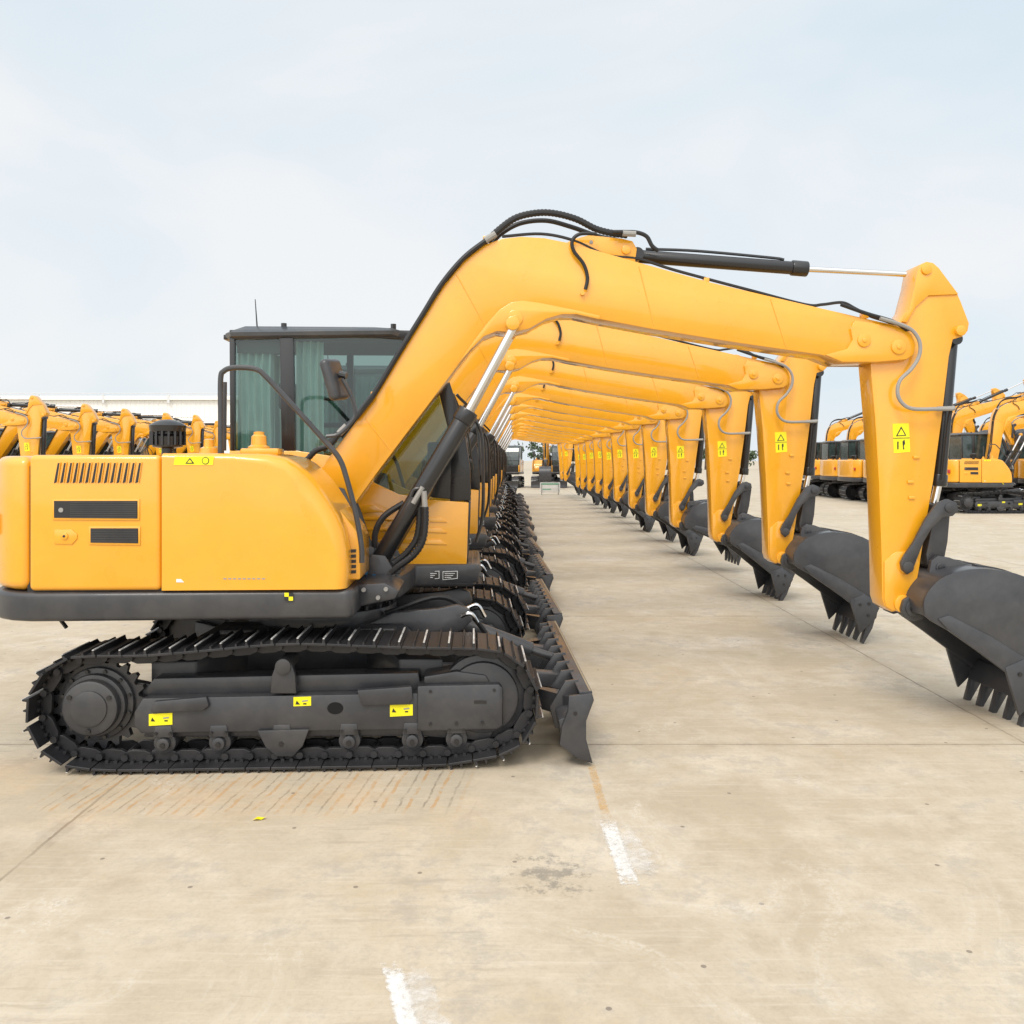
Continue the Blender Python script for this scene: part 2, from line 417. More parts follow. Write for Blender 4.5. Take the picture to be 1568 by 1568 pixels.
face([(270,887),(277,887),(282,892),(270,892)], WHT, 0.003)
for k in range(9):
    u=342+k*7.4
    face([(u,885.5),(u+5,885.5),(u+5,887.5),(u,887.5)], GRY, 0.0015)
face([(436,908),(449,908),(449,920),(436,920)], BLK, 0.001)
face([(436,908),(442.5,908),(442.5,914),(436,914)], DEC, 0.002); face([(442.5,914),(449,914),(449,920),(442.5,920)], DEC, 0.002)
tube(up, [(-1.45,-0.7,0.85),(-1.42,-0.72,0.80),(-1.36,-0.75,0.74)], 0.012, BLK)
box(up,-1.70,-1.66,-0.98,-0.86,1.30,1.42, paint('red_lamp',(0.5,0.01,0.01),0.2,0.5), 0.01)

def lathe(part, c, prof, mat, seg=24):
    bm = bmesh.new(); rings=[]
    for r,z in prof:
        rings.append([bm.verts.new((c[0]+r*math.cos(2*math.pi*k/seg), c[1]+r*math.sin(2*math.pi*k/seg), z)) for k in range(seg)])
    for i in range(len(rings)-1):
        for k in range(seg): bm.faces.new((rings[i][k],rings[i][(k+1)%seg],rings[i+1][(k+1)%seg],rings[i+1][k]))
    bm.faces.new(rings[0]); bm.faces.new(rings[-1])
    bmesh.ops.recalc_face_normals(bm, faces=bm.faces); part.add(bm, mat)
x,_ = T(257,660,-0.75)
lathe(up,(x,-0.75),[(0.035,1.70),(0.035,1.79),(0.085,1.80),(0.09,1.86),(0.07,1.875),(0.07,1.885),(0.10,1.89),(0.105,1.925),(0.085,1.94),(0.05,1.955),(0.02,1.96)], BLK)
for k in range(16):
    a=2*math.pi*k/16; box(up,x+0.094*math.cos(a)-0.006,x+0.094*math.cos(a)+0.006,-0.75+0.094*math.sin(a)-0.006,-0.75+0.094*math.sin(a)+0.006,1.81,1.89,BLK,0)
x,_ = T(320,680,-0.85)
lathe(up,(x,-0.85),[(0.055,1.74),(0.05,1.79),(0.03,1.80),(0.028,1.84),(0.015,1.845)], YEL)
x,_ = T(397,680,-0.85)
lathe(up,(x,-0.85),[(0.065,1.75),(0.062,1.80),(0.045,1.81),(0.042,1.86),(0.03,1.87),(0.03,1.885),(0.01,1.89)], YEL)
box(up, x-0.09,x+0.13,-0.93,-0.77,1.75,1.79, YEL, 0.012)
cyl(up,(-1.12,0.3,1.72),(-1.12,0.3,1.95),0.045,BLK,18,bev=0.005)

# handrail + mirror
hr = P_('handrail_and_mirror')
yh=-1.0
tube(hr, T3s([(338,700),(338,640),(338,580),(343,568),(356,563),(380,563),(394,566),(406,575),(450,622),(495,672),(520,702),(532,735),(545,785),(554,835),(555,862)], yh), 0.0155, DRK, 10)
tube(hr, T3s([(344,585),(343,690)], yh+0.25), 0.0155, DRK, 10)
tube(hr, T3s([(500,668),(520,664),(540,645),(545,630),(538,605),(525,580)], yh), 0.011, DRK, 8)
bm = bmesh.new(); bmesh.ops.create_cube(bm, size=1.0)
bmesh.ops.scale(bm, vec=(0.06,0.17,0.24), verts=bm.verts)
do_bevel(bm, 0.028, 4)
mx_, mz_ = T(513,581,-0.98)
bmesh.ops.transform(bm, matrix=Matrix.Translation((mx_,-0.98,mz_)) @ Matrix.Rotation(math.radians(-16),4,'Y') @ Matrix.Rotation(math.radians(-22),4,'Z'), verts=bm.verts)
hr.add(bm, DRK)
cyl(hr,(mx_+0.03,-0.99,mz_+0.03),(mx_+0.07,-1.0,mz_+0.02),0.02,BLK,10)

# ------------------------------------------------------------------ cab
cb = P_('cab')
yc0, yc1 = 0.16, 1.09
def cp(pts, m, y0=None, y1=None, b=0.006):
    for a,c in ((yc0,yc0+0.05),(yc1-0.05,yc1)):
        prism(cb, TT(pts, yc0), a+(0 if y0 is None else y0), (c if y1 is None else a+y1), m, b)
def cpane(pts):
    for a in (yc0+0.02, yc1-0.02): pane(cb, [(x,a,z) for x,z in TT(pts,yc0)], GLS)
cp([(352,512),(360,512),(360,690),(353,690)], BLK)
cp([(429,512),(450,512),(453,700),(432,700)], BLK)
cp([(352,505),(600,502),(630,510),(622,520),(560,516),(352,520)], BLK)
cp([(598,505),(632,506),(662,535),(690,586),(711,650),(721,716),(722,766),(690,768),(692,700),(688,660),(674,604),(655,560),(636,532),(612,518)], BLK)
cp([(692,662),(712,655),(721,716),(722,767),(664,762),(640,752),(678,690)], BLK, 0.002, 0.045)
cp([(352,690),(455,690),(520,700),(565,735),(612,757),(664,765),(719,769),(716,866),(352,866)], YEL, -0.004, 0.05, 0.01)
for v in (792,808,826):
    cp([(548,v),(676,v),(686,v+8),(548,v+4)], YEL, -0.012, 0.0, 0.004)
cp([(548,775),(572,772),(590,784),(548,786)], YEL, -0.012, 0.0, 0.004)
cpane([(359,518),(430,516),(433,692),(359,692)])
cpane([(449,515),(560,514),(612,517),(640,538),(668,590),(688,655),(684,695),(645,754),(612,758),(565,736),(520,701),(451,692)])
rx0,_ = T(344,500,yc0); rx1,rz = T(636,500,yc0)
bm = bmesh.new(); rr_ = []
for z, ins in ((2.590,0.01),(2.60,0.0),(2.625,-0.004),(2.645,0.02),(2.660,0.08),(2.670,0.20)):
    pl = [(rx0+ins+0.05,yc0-0.02+ins),(rx1-0.16-ins*1.6,yc0-0.02+ins),(rx1-0.05-ins*1.6,yc0+0.03+ins),(rx1-ins*1.6,yc0+0.12+ins),(rx1+0.03-ins*1.6,(yc0+yc1)/2),(rx1-ins*1.6,yc1-0.12-ins),(rx1-0.05-ins*1.6,yc1-0.03-ins),(rx1-0.16-ins*1.6,yc1+0.02-ins),(rx0+ins+0.05,yc1+0.02-ins),(rx0+ins,yc1-0.05-ins),(rx0+ins,yc0+0.05+ins)]
    rr_.append([bm.verts.new((x,y,z-(0.03 if x>rx1-0.1 else 0)-(0.02 if x<rx0+0.12 else 0))) for x,y in pl])
nn_=len(rr_[0])
for i in range(len(rr_)-1):
    for k in range(nn_): bm.faces.new((rr_[i][k],rr_[i][(k+1)%nn_],rr_[i+1][(k+1)%nn_],rr_[i+1][k]))
bm.faces.new(rr_[0]); bm.faces.new(rr_[-1])
bmesh.ops.recalc_face_normals(bm, faces=bm.faces); cb.add(bm, CRF)
for u in (432,602):
    x,_=T(u,500,yc0); cyl(cb,(x,yc0+0.08,2.64),(x,yc0+0.08,2.685),0.02,BLK,10)
box(cb, rx0-0.03,rx0+0.03,0.25,0.38,2.57,2.605, BLK, 0.005)
xr,_ = T(353,600,yc0)
box(cb, xr,xr+0.04,yc0+0.05,yc1-0.05,1.0,1.80, DRK)
box(cb, xr,xr+0.04,yc0+0.05,yc1-0.05,2.53,2.60, BLK)
pane(cb, [(xr+0.015,yc0+0.04,1.79),(xr+0.015,yc1-0.04,1.79),(xr+0.015,yc1-0.04,2.54),(xr+0.015,yc0+0.04,2.54)], GLS)
wp = TT([(634,508),(662,535),(690,586),(711,650),(721,716),(722,766)], yc0)
for i in range(len(wp)-1):
    (x0,z0),(x1,z1)=wp[i],wp[i+1]
    pane(cb, [(x0-0.015,yc0+0.04,z0),(x0-0.015,yc1-0.04,z0),(x1-0.015,yc1-0.04,z1),(x1-0.015,yc0+0.04,z1)], GLS)
lowp = TT([(722,768),(721,800),(718,866),(706,866),(712,768)], yc0)
prism(cb, lowp, yc0+0.05, yc1-0.05, BLK, 0.004)
box(cb, wp[-1][0]-0.03, wp[-1][0]+0.008, yc0+0.05, yc1-0.05, 1.70,1.73, BLK)
tube(cb, [(wp[4][0]+0.02,0.6,1.65),(wp[3][0]+0.02,0.5,1.95),(wp[2][0]+0.02,0.35,2.2)], 0.008, BLK)
prism(cb, TT([(600,866),(735,864),(738,872),(732,892),(600,897)], yc0-0.03), yc0-0.03, yc1, DRK, 0.01)
for u0,u1 in ((645,674),(679,702)):
    prism(cb, TT([(u0,875),(u1,874),(u1,886),(u0,888)], yc0-0.03), yc0-0.0335, yc0-0.02, WHT, 0)
    prism(cb, TT([(u0+1,876),(u1-1,875),(u1-1,885),(u0+1,887)], yc0-0.03), yc0-0.0340, yc0-0.02, BLK, 0)
    for k in range(3):
        v=877.5+k*3; prism(cb, TT([(u0+3,v),(u1-4-k*3,v),(u1-4-k*3,v+1),(u0+3,v+1)], yc0-0.03), yc0-0.035, yc0-0.02, WHT, 0)
# interior
box(cb, -0.55,0.85,yc0+0.06,yc1-0.06,1.0,1.04, INT)
box(cb, -0.30,0.20,0.38,0.88,1.30,1.45, SEA, 0.05,3)
prism(cb, [(-0.32,1.42),(-0.16,1.42),(-0.24,2.08),(-0.37,2.08)], 0.40,0.86, SEA, 0.04,3)
box(cb, -0.41,-0.30,0.50,0.76,2.09,2.30, SEA, 0.035,3)
box(cb, -0.25,0.35,0.20,0.34,1.30,1.62, INT, 0.03)
box(cb, -0.25,0.35,0.92,1.02,1.30,1.62, INT, 0.03)
tube(cb, [(0.28,0.27,1.6),(0.30,0.27,1.75),(0.33,0.27,1.85)], 0.02, BLK)
tube(cb, [(0.28,0.97,1.6),(0.30,0.97,1.75),(0.33,0.97,1.85)], 0.02, BLK)
box(cb, 0.70,0.82,0.22,0.34,1.5,1.85, INT, 0.02)
for y in (0.55,0.70): tube(cb, [(0.65,y,1.04),(0.62,y,1.4),(0.66,y,1.72)], 0.014, BLK)
prism(cb, [(-0.62,1.0),(-0.35,1.0),(-0.4,1.75),(-0.62,1.75)], 0.22,1.02, INT, 0.02)
# roof lining and far-side door frame
box(cb, -0.60,0.50,yc0+0.06,yc1-0.06,2.555,2.585, INT, 0)
prism(cb, [(0.02,1.0),(0.07,1.0),(0.07,2.56),(0.02,2.56)], yc1-0.07, yc1-0.02, BLK, 0.004)
prism(cb, [(-0.6,1.98),(0.55,1.98),(0.55,2.02),(-0.6,2.02)], yc1-0.07, yc1-0.03, BLK, 0.004)
def curtain(u0,u1,v0,v1,y):
    x0,z0 = T(u0,v0,yc0); x1,z1 = T(u1,v1,yc0)
    bm = bmesh.new(); n=int((x1-x0)/0.006); m=8; g=[]
    for j in range(m+1):
        z = z0+(z1-z0)*j/m; row=[]
        for i in range(n+1):
            x = x0+(x1-x0)*i/n
            row.append(bm.verts.new((x, y+0.02*math.sin(i*0.006*120+math.sin(j*.7)*.5+x*9)+0.006*math.sin(x*60+j), z)))
        g.append(row)
    for j in range(m):
        for i in range(n): bm.faces.new((g[j][i],g[j][i+1],g[j+1][i+1],g[j+1][i]))
    cb.add(bm, CUR)
curtain(360,416,535,700,yc0+0.08); curtain(452,494,520,700,yc0+0.08)
curtain(363,400,522,700,yc1-0.10)
box(cb, T(361,0,yc0)[0], T(428,0,yc0)[0], yc0+0.05, yc0+0.06, 2.47, 2.55, INT, 0)
tube(cb, T3s([(727,640),(738,665),(741,720),(740,790),(730,830)], yc0-0.02), 0.012, BLK)
tube(cb, [(wp[2][0]+0.03,yc1-0.03,2.25),(wp[3][0]+0.09,yc1+0.02,2.05),(wp[4][0]+0.08,yc1+0.02,1.6)],0.012,BLK)
ax,az = T(394,500,yc0+0.1)
cyl(cb,(ax,yc0+0.12,2.64),(ax-0.015,yc0+0.12,2.86),0.006,BLK,6,0.003)

# ------------------------------------------------------------------ boom
YB = -0.30
bo = P_('boom','boom')
boom = [(478,742),(500,705),(520,680),(560,625),(610,546),(655,474),(684,432),(712,398),(742,374),(770,364),(800,361),(835,363),(880,372),(978,400),(1090,431),(1210,459),(1335,488),(1385,499),(1399,509),(1406,526),(1403,542),(1392,551),(1345,555),(1292,555),(1262,543),(1130,524),(1000,503),(920,488),(884,480),(862,480),(838,487),(812,502),(786,508),(762,506),(742,514),(722,534),(700,562),(655,622),(620,668),(575,728),(545,770),(532,782),(512,790),(488,778),(476,760)]
prism(bo, TT(boom, YB), -0.285, -0.015, YEL, 0.007, 2)
prism(bo, TT([(700,560),(728,520),(748,494),(766,474),(784,463),(802,460),(830,464),(880,474),(920,483),(920,489),(884,481),(862,481),(838,488),(812,503),(786,509),(762,507),(742,515),(722,535)], YB), YB-0.004, -0.285, YEL, 0.004)
for (u,v,r) in ((790,487,0.052),(1378,531,0.05),(1325,521,0.045)):
    x,z=T(u,v,YB); cyl(bo,(x,YB-0.014,z),(x,0.01,z),r,YEL,28,bev=0.005)
    cyl(bo,(x,YB-0.02,z),(x,YB,z),r*0.35,YEL,14,bev=0.003)
prism(bo, TT([(1312,490),(1386,502),(1399,511),(1405,527),(1402,542),(1391,550),(1345,554),(1292,554),(1266,543),(1300,534),(1308,520),(1305,503)], YB), YB-0.002, -0.28, YEL, 0.004)
for y in (-0.235,-0.09):
    prism(bo, TT([(862,372),(884,362),(905,357),(955,362),(972,366),(979,378),(976,400),(930,390)], YB), y-0.02,y+0.02, YEL, 0.005)
x,z=T(962,380,YB); cyl(bo,(x,-0.27,z),(x,-0.05,z),0.03,YEL,18,bev=0.004)
def bead(part, p, q, y, r=0.0035):
    a=T3(p[0],p[1],y); b=T3(q[0],q[1],y); cyl(part,a,b,r,YEL,6)
for p,q in (((980,408),(1003,498)),((1182,458),(1206,532)),((560,640),(600,690)),((700,420),(748,505))):
    bead(bo,p,q,-0.2855)
for (u,v) in ((1086,430),(1332,483),(893,449),(680,437),(745,366),(572,606)):
    x,z=T(u,v,YB); box(bo,x-0.018,x+0.018,-0.27,-0.2,z-0.012,z+0.03,YEL,0.004)
x,z=T(893,449,YB); cyl(bo,(x,YB-0.015,z),(x,YB+0.02,z),0.014,YEL,10)
x,z=T(908,368,YB); cyl(bo,(x,-0.26,z),(x,-0.25,z),0.012,GRY,10)

hz = P_('boom_hoses','boom')
tube(hz, T3s([(495,690),(520,662),(545,640),(572,606),(612,540),(648,482),(678,434),(712,394),(748,366)], YB), 0.017, RUB, 8)
tube(hz, [p+Vector((0,0.07,0)) for p in T3s([(520,668),(548,632),(575,596),(612,538),(648,480),(678,432),(712,392),(748,364)], YB)], 0.017, RUB, 8)
cyl(hz, T3(545,640,YB-0.01), T3(572,606,YB-0.01), 0.021, BLK, 10)
cyl(hz, T3(520,664,YB-0.01), T3(532,652,YB-0.01), 0.022, GRY, 10)
tube(hz, T3s([(470,705),(485,690),(505,682),(520,664)], YB-0.02), 0.02, RUB, 10, ribs=True)
tube(hz, [p+Vector((0,0.05,0)) for p in T3s([(748,366),(764,350),(790,331),(820,323),(850,323),(885,332),(915,347),(942,354),(965,357)], YB)], 0.024, RUB, 10, ribs=True)
tube(hz, [p+Vector((0,0.12,0)) for p in T3s([(755,366),(770,350),(800,334),(840,330),(880,340),(920,354),(950,360)], YB)], 0.016, RUB, 8)
tube(hz, T3s([(770,362),(830,358),(880,368),(930,390),(978,396),(1030,412),(1085,427),(1150,444),(1235,466),(1262,466),(1292,463),(1312,472),(1335,484),(1360,492),(1395,505)], YB+0.05), 0.010, RUB, 6)
tube(hz, T3s([(915,358),(890,358),(878,368),(880,384),(895,404),(901,425),(898,443)], YB-0.015), 0.012, RUB, 8)
tube(hz, T3s([(940,355),(960,355),(978,356),(992,362),(1000,376),(1010,384)], YB), 0.014, RUB, 8)
cyl(hz, T3(955,357,YB), T3(975,358,YB), 0.02, GRY, 10)
cyl(hz, T3(744,368,YB), T3(760,358,YB), 0.022, GRY, 10)
a=T3(985,385,YB,-0.165); b=T3(1250,405,YB,-0.165); c=T3(1404,413,YB,-0.165); m=T3(1225,403,YB,-0.165)
cyl(hz,a,b,0.044,BLK,22,bev=0.006); cyl(hz,m,b,0.052,BLK,22,bev=0.006)
cyl(hz,b,c,0.019,CHR,16)
cyl(hz,(a.x-0.02,-0.24,a.z),(a.x-0.02,-0.08,a.z),0.045,BLK,18)
tube(hz, [a+Vector((0.05,0,0.05)), a+Vector((0.4,0,0.04)), a+Vector((0.9,0,0.0)), m+Vector((-0.05,0,0.055))], 0.01, BLK, 6)
tube(hz, T3s([(1350,487),(1380,496),(1400,506),(1411,524),(1410,545),(1398,565),(1381,582),(1377,602),(1385,618),(1402,626),(1440,626),(1462,626)], YB-0.03), 0.013, GRY, 8)
tube(hz, T3s([(1290,466),(1330,480),(1370,492),(1392,505)], YB-0.01), 0.013, RUB, 8)

bc = P_('boom_cylinders')
for yy in (-0.375,0.06):
    yT=-0.36
    A=T3(578,866,yT,yy); B=T3(719,628,yT,yy); C=T3(786,504,yT,yy)
    cyl(bc,A,B,0.058,BLK,24,bev=0.008); cyl(bc,B,C,0.027,CHR,18)
    d=(B-A).normalized(); cyl(bc,B-d*0.09,B,0.068,BLK,24,bev=0.008)
    cyl(bc,(A.x,yy-0.06,A.z),(A.x,yy+0.06,A.z),0.065,BLK,24,bev=0.01)
    cyl(bc,(A.x,yy-0.075,A.z),(A.x,yy+0.075,A.z),0.028,DRK,18,bev=0.004)
    cyl(bc,(C.x,yy-0.05,C.z+0.03),(C.x,yy+0.05,C.z+0.03),0.045,YEL,18,bev=0.006)
    E=A.lerp(B,0.42)
    cyl(bc,E-Vector((0,0.07,0))-d*0.02,E-Vector((0,0.07,0))+d*0.10,0.016,GRY,8)
yb=-0.44
tube(bc, T3s([(652,776),(652,800),(648,828),(634,850),(610,868),(596,880)], yb), 0.024, RUB, 10, ribs=True)
tube(bc, T3s([(643,776),(643,800),(638,826),(622,848),(602,864)], yb+0.05), 0.022, RUB, 10, ribs=True)
cyl(bc, T3(650,752,yb), T3(652,778,yb), 0.018, GRY, 10); cyl(bc, T3(642,752,yb+0.05), T3(643,778,yb+0.05), 0.018, GRY, 10)
tube(bc, T3s([(630,760),(635,750),(645,748),(651,755)], yb), 0.014, BLK, 8)
tube(bc, T3s([(620,770),(590,790),(576,815),(575,845)], -0.32), 0.02, RUB, 8)
x,z=T(574,882,yb); cyl(bc,(x,yb-0.02,z),(x,yb+0.04,z),0.014,BLUE,10); cyl(bc,(x-0.05,yb-0.02,z+0.02),(x-0.05,yb+0.04,z+0.02),0.012,BLUE,10)
for y in (-0.325,0.0):
    prism(bc, TT([(478,772),(500,742),(528,748),(545,790),(560,835),(600,845),(616,872),(606,905),(470,905)], -0.33), y-0.014,y+0.014, DRK, 0.005)
for y in (-0.44,-0.32):
    prism(bc, TT([(556,862),(572,848),(592,850),(604,870),(612,905),(560,910)], -0.40), y-0.012,y+0.012, DRK, 0.005)
x,z=T(508,762,-0.33); cyl(bc,(x,-0.36,z),(x,0.04,z),0.055,DRK,22,bev=0.006); cyl(bc,(x,-0.375,z),(x,0.04,z),0.025,BLUE,16)

# ------------------------------------------------------------------ arm
ar = P_('dipper_arm','boom')
YA=-0.26
arm = [(1404,436),(1408,414),(1413,404),(1422,400),(1432,402),(1441,410),(1471,449),(1476,460),(1489,494),(1487,506),(1478,515),(1464,519),(1458,545),(1447,640),(1434,735),(1423,800),(1414,858),(1408,896),(1396,924),(1384,935),(1370,938),(1359,930),(1355,917),(1354,850),(1350,740),(1344,640),(1337,558),(1345,528),(1362,506),(1380,494),(1394,474)]
prism(ar, TT(arm, YA), -0.245, -0.055, YEL, 0.006, 2)
prism(ar, TT([(1404,436),(1408,414),(1413,404),(1422,400),(1432,402),(1441,410),(1471,450),(1425,452),(1405,470),(1392,494),(1384,492),(1395,474)], YA), YA+0.002,-0.243, YEL, 0.004)
prism(ar, TT([(1357,860),(1375,845),(1400,845),(1412,862),(1406,896),(1395,923),(1384,933),(1370,936),(1360,929),(1357,917)], YA), YA+0.003,-0.052, YEL, 0.004)
for (u,v,r) in ((1421,412,0.036),(1474,506,0.036),(1390,868,0.05),(1385,925,0.06)):
    x,z=T(u,v,YA); cyl(ar,(x,YA-0.012,z),(x,-0.04,z),r,YEL,24,bev=0.005)
def af(pts,m,d): prism(ar, TT(pts,-0.245), -0.245-d, -0.24, m, 0)
af([(1369,649),(1394,648),(1396,692),(1371,694)], DEC, 0.003)
af([(1374,668),(1382,653),(1390,667)], BLK, 0.005); af([(1376.5,666.5),(1382,656.5),(1387.5,666)], DEC, 0.006)
af([(1376,676),(1378,676),(1378,688),(1376,688)], BLK, 0.005); af([(1384,676),(1387,673),(1388,679),(1386,683),(1387,688),(1385,688)], BLK, 0.005)
af([(1370,670.5),(1395,670),(1395,671),(1370,671.5)], BLK, 0.0045)
for (u,v) in ((1407,700),(1400,762),(1398,738)):
    x,z=T(u,v,YA); box(ar,x-0.022,x+0.022,-0.258,-0.24,z-0.011,z+0.011,YEL,0.005)
a=T3(1471,520,YA,-0.15); b=T3(1452,745,YA,-0.15); c=T3(1446,772,YA,-0.15)
cyl(ar,a,b,0.050,BLK,22,bev=0.006); cyl(ar,b-(b-a).normalized()*0.08,b,0.058,BLK,22,bev=0.006); cyl(ar,b,c,0.026,CHR,16)
cyl(ar,(a.x,-0.24,a.z+0.01),(a.x,-0.06,a.z+0.01),0.04,BLK,18)
tube(ar, T3s([(1459,628),(1455,650),(1450,700),(1446,735)], YA), 0.012, RUB, 8)
cyl(ar,T3(1438,626,YA-0.02),T3(1464,625,YA-0.02),0.016,GRY,10)
for y in (-0.285,-0.015):
    prism(ar, TT([(1382,872),(1380,862),(1386,850),(1400,830),(1418,795),(1436,770),(1452,764),(1466,770),(1468,782),(1460,790),(1445,792),(1428,808),(1415,830),(1404,858),(1398,874),(1390,880)], YA-0.02), y-0.014,y+0.014, DRK, 0.005)
    x,z=T(1391,868,YA-0.02); cyl(ar,(x,y-0.022,z),(x,y+0.022,z),0.038,DRK,20,bev=0.004)
    x,z=T(1454,777,YA-0.02); cyl(ar,(x,y-0.022,z),(x,y+0.022,z),0.032,DRK,20,bev=0.004)
x,z=T(1454,777,YA-0.02); cyl(ar,(x,-0.30,z),(x,0.0,z),0.025,DRK,16)
# ------------------------------------------------------------------ bucket
bk = P_('bucket','bucket')
prism(bk, TT([(1434,772),(1458,772),(1462,782),(1458,830),(1450,872),(1438,876),(1426,868),(1424,850),(1432,810)], YA), -0.235,-0.065, DRK, 0.012)
YK=-0.50; yk1=0.20
for y in (-0.285,-0.015):
    prism(bk, TT([(1378,932),(1382,918),(1394,910),(1412,905),(1420,880),(1424,858),(1434,850),(1452,853),(1475,862),(1520,872),(1470,905),(1430,925),(1412,946),(1396,950),(1382,944)], YA), y-0.018,y+0.018, DRK, 0.006)
    x,z=T(1397,930,YA); cyl(bk,(x,y-0.03,z),(x,y+0.03,z),0.058,DRK,24,bev=0.006)
    x,z=T(1438,868,YA); cyl(bk,(x,y-0.028,z),(x,y+0.028,z),0.035,DRK,20,bev=0.005)
x,z=T(1397,930,YA); cyl(bk,(x,-0.34,z),(x,0.04,z),0.032,BLK,18,bev=0.004)
x,z=T(1438,868,YA); cyl(bk,(x,-0.32,z),(x,0.02,z),0.022,BLK,18,bev=0.004)
outer_px = [(1420,944),(1418,922),(1430,900),(1452,882),(1490,872),(1532,873),(1572,883),(1600,903),(1618,934),(1622,970),(1616,1010),(1604,1044),(1592,1068)]
o = catmull([Vector((T(u,v,YK)[0],0,T(u,v,YK)[1])) for u,v in outer_px], 3)
inn = []
for i,p in enumerate(o):
    t=(o[min(i+1,len(o)-1)]-o[max(i-1,0)]).normalized(); nn=Vector((t.z,0,-t.x)); inn.append(p+nn*0.018)
cen = sum(o,Vector())/len(o)
if (inn[len(o)//2]-cen).length > (o[len(o)//2]-cen).length:
    inn=[p*2-q for p,q in zip(o,inn)]
prism(bk, [(p.x,p.z) for p in o]+[(p.x,p.z) for p in reversed(inn)], YK+0.01, yk1-0.01, BKT, 0.002,1)
sp = [(p.x,p.z) for p in o] + TT([(1548,1034),(1500,998),(1455,966),(1430,952)], YK)
for y0,y1 in ((YK,YK+0.022),(yk1-0.022,yk1)):
    prism(bk, sp, y0,y1, BKT, 0.004)
for y0,y1 in ((YK-0.014,YK),(yk1,yk1+0.014)):
    prism(bk, TT([(1592,1068),(1606,1040),(1572,1008),(1520,975),(1455,942),(1438,948),(1455,966),(1500,998),(1548,1034)], YK), y0,y1, BKT, 0.004)
    prism(bk, TT([(1562,1096),(1540,1022),(1572,1008),(1604,1030),(1598,1062),(1580,1078)], YK), y0-0.006,y1+0.006, BKT, 0.004)
    for (u,v) in ((1562,1032),(1582,1030),(1580,1056)):
        x,z=T(u,v,YK); cyl(bk,(x,y0-0.014,z),(x,y1+0.014,z),0.014,BLK,8)
for y in (YK+0.17, -0.15, yk1-0.17):
    oo=o[14:-4]; pp=[]
    for i,p in enumerate(oo):
        t=(oo[min(i+1,len(oo)-1)]-oo[max(i-1,0)]).normalized(); nn=Vector((t.z,0,-t.x))
        if (p+nn*0.01-cen).length < (p-cen).length: nn=-nn
        pp.append(p+nn*0.010)
    prism(bk, [(p.x,p.z) for p in oo]+[(p.x,p.z) for p in reversed(pp)], y-0.03,y+0.03, BKT, 0)
lip=TT([(1600,1048),(1584,1082),(1577,1079),(1592,1046)],YK)
prism(bk, lip, YK,yk1, BKT, 0.003)
for k in range(5):
    y=YK+0.035+k*(yk1-YK-0.07)/4
    prism(bk, TT([(1600,1058),(1592,1052),(1579,1076),(1568,1118),(1572,1121),(1592,1086)],YK), y-0.030,y+0.030, BKT, 0.006)

for p in parts: p.finish()
cab_far = cb.me.copy(); cab_far.name = 'cab_tinted'
for i,m in enumerate(cab_far.materials):
    if m == GLS: cab_far.materials[i] = DGL

# ------------------------------------------------------------------ instancing
x,z = T(508,762,-0.33); FOOT = Vector((x,0,z))
x,z = T(1397,930,YA); BPIN = Vector((x,0,z))
def rotY(c, deg): return Matrix.Translation(c) @ Matrix.Rotation(math.radians(-deg),4,'Y') @ Matrix.Translation(-c)
def place(loc, rot, boom_up=0.0, bucket=0.0, far=True):
    e = bpy.data.objects.new('excavator', None); scene.collection.objects.link(e)
    e.location = loc; e.rotation_euler = (0,0,math.radians(rot)); e.empty_display_size = 0.5
    for p in parts:
        me = cab_far if (far and p is cb) else p.me
        o = bpy.data.objects.new(p.name, me); scene.collection.objects.link(o); o.parent = e
        if p.group == 'boom': o.matrix_local = rotY(FOOT, boom_up)
        if p.group == 'bucket': o.matrix_local = rotY(FOOT, boom_up) @ rotY(BPIN, bucket)
    return e
SP = 2.55
place((-1.288,5.98,0), 2.5, far=False)
for i in range(1,12):
    bk_ = [0,0,-3,14,-2,4,-4,12,2,0,5,-3,8,0,3,-2,4][i]
    place((-1.288+random.uniform(-.03,.03), 5.98+SP*i+random.uniform(-.04,.04), 0), 2.5+random.uniform(-.5,.5), random.uniform(-.5,.5), bk_, far=(i>1))
for i in range(3):
    place((-1.5+random.uniform(-.1,.1), 37.5+SP*i, 0), 2.0+random.uniform(-1,1), 2, 0)
for i in range(7):
    place((15.9+random.uniform(-.1,.1), 29.6+2.6*i, 0), 1.5+random.uniform(-1,1), 26+random.uniform(-1.5,1.5), 10)
for i in range(5):
    place((21.8+random.uniform(-.1,.1), 31.5+2.6*i, 0), 1.5+random.uniform(-1,1), 22+random.uniform(-1.5,1.5), 10)
for i in range(9):
    place((-15.1+random.uniform(-.1,.1), 20.4+2.6*i, 0), 1.5+random.uniform(-1,1), 3+random.uniform(-1.0,1.0), 5)
for i in range(6):
    place((-23.5+random.uniform(-.1,.1), 36+2.6*i, 0), 1.5+random.uniform(-1,1), 5+random.uniform(-1.0,1.0), 5)
for i in range(4):
    place((-0.5+i*2.9, 56+random.uniform(-.5,.5), 0), -95+random.uniform(-4,4), 6+random.uniform(-4,4), 0)

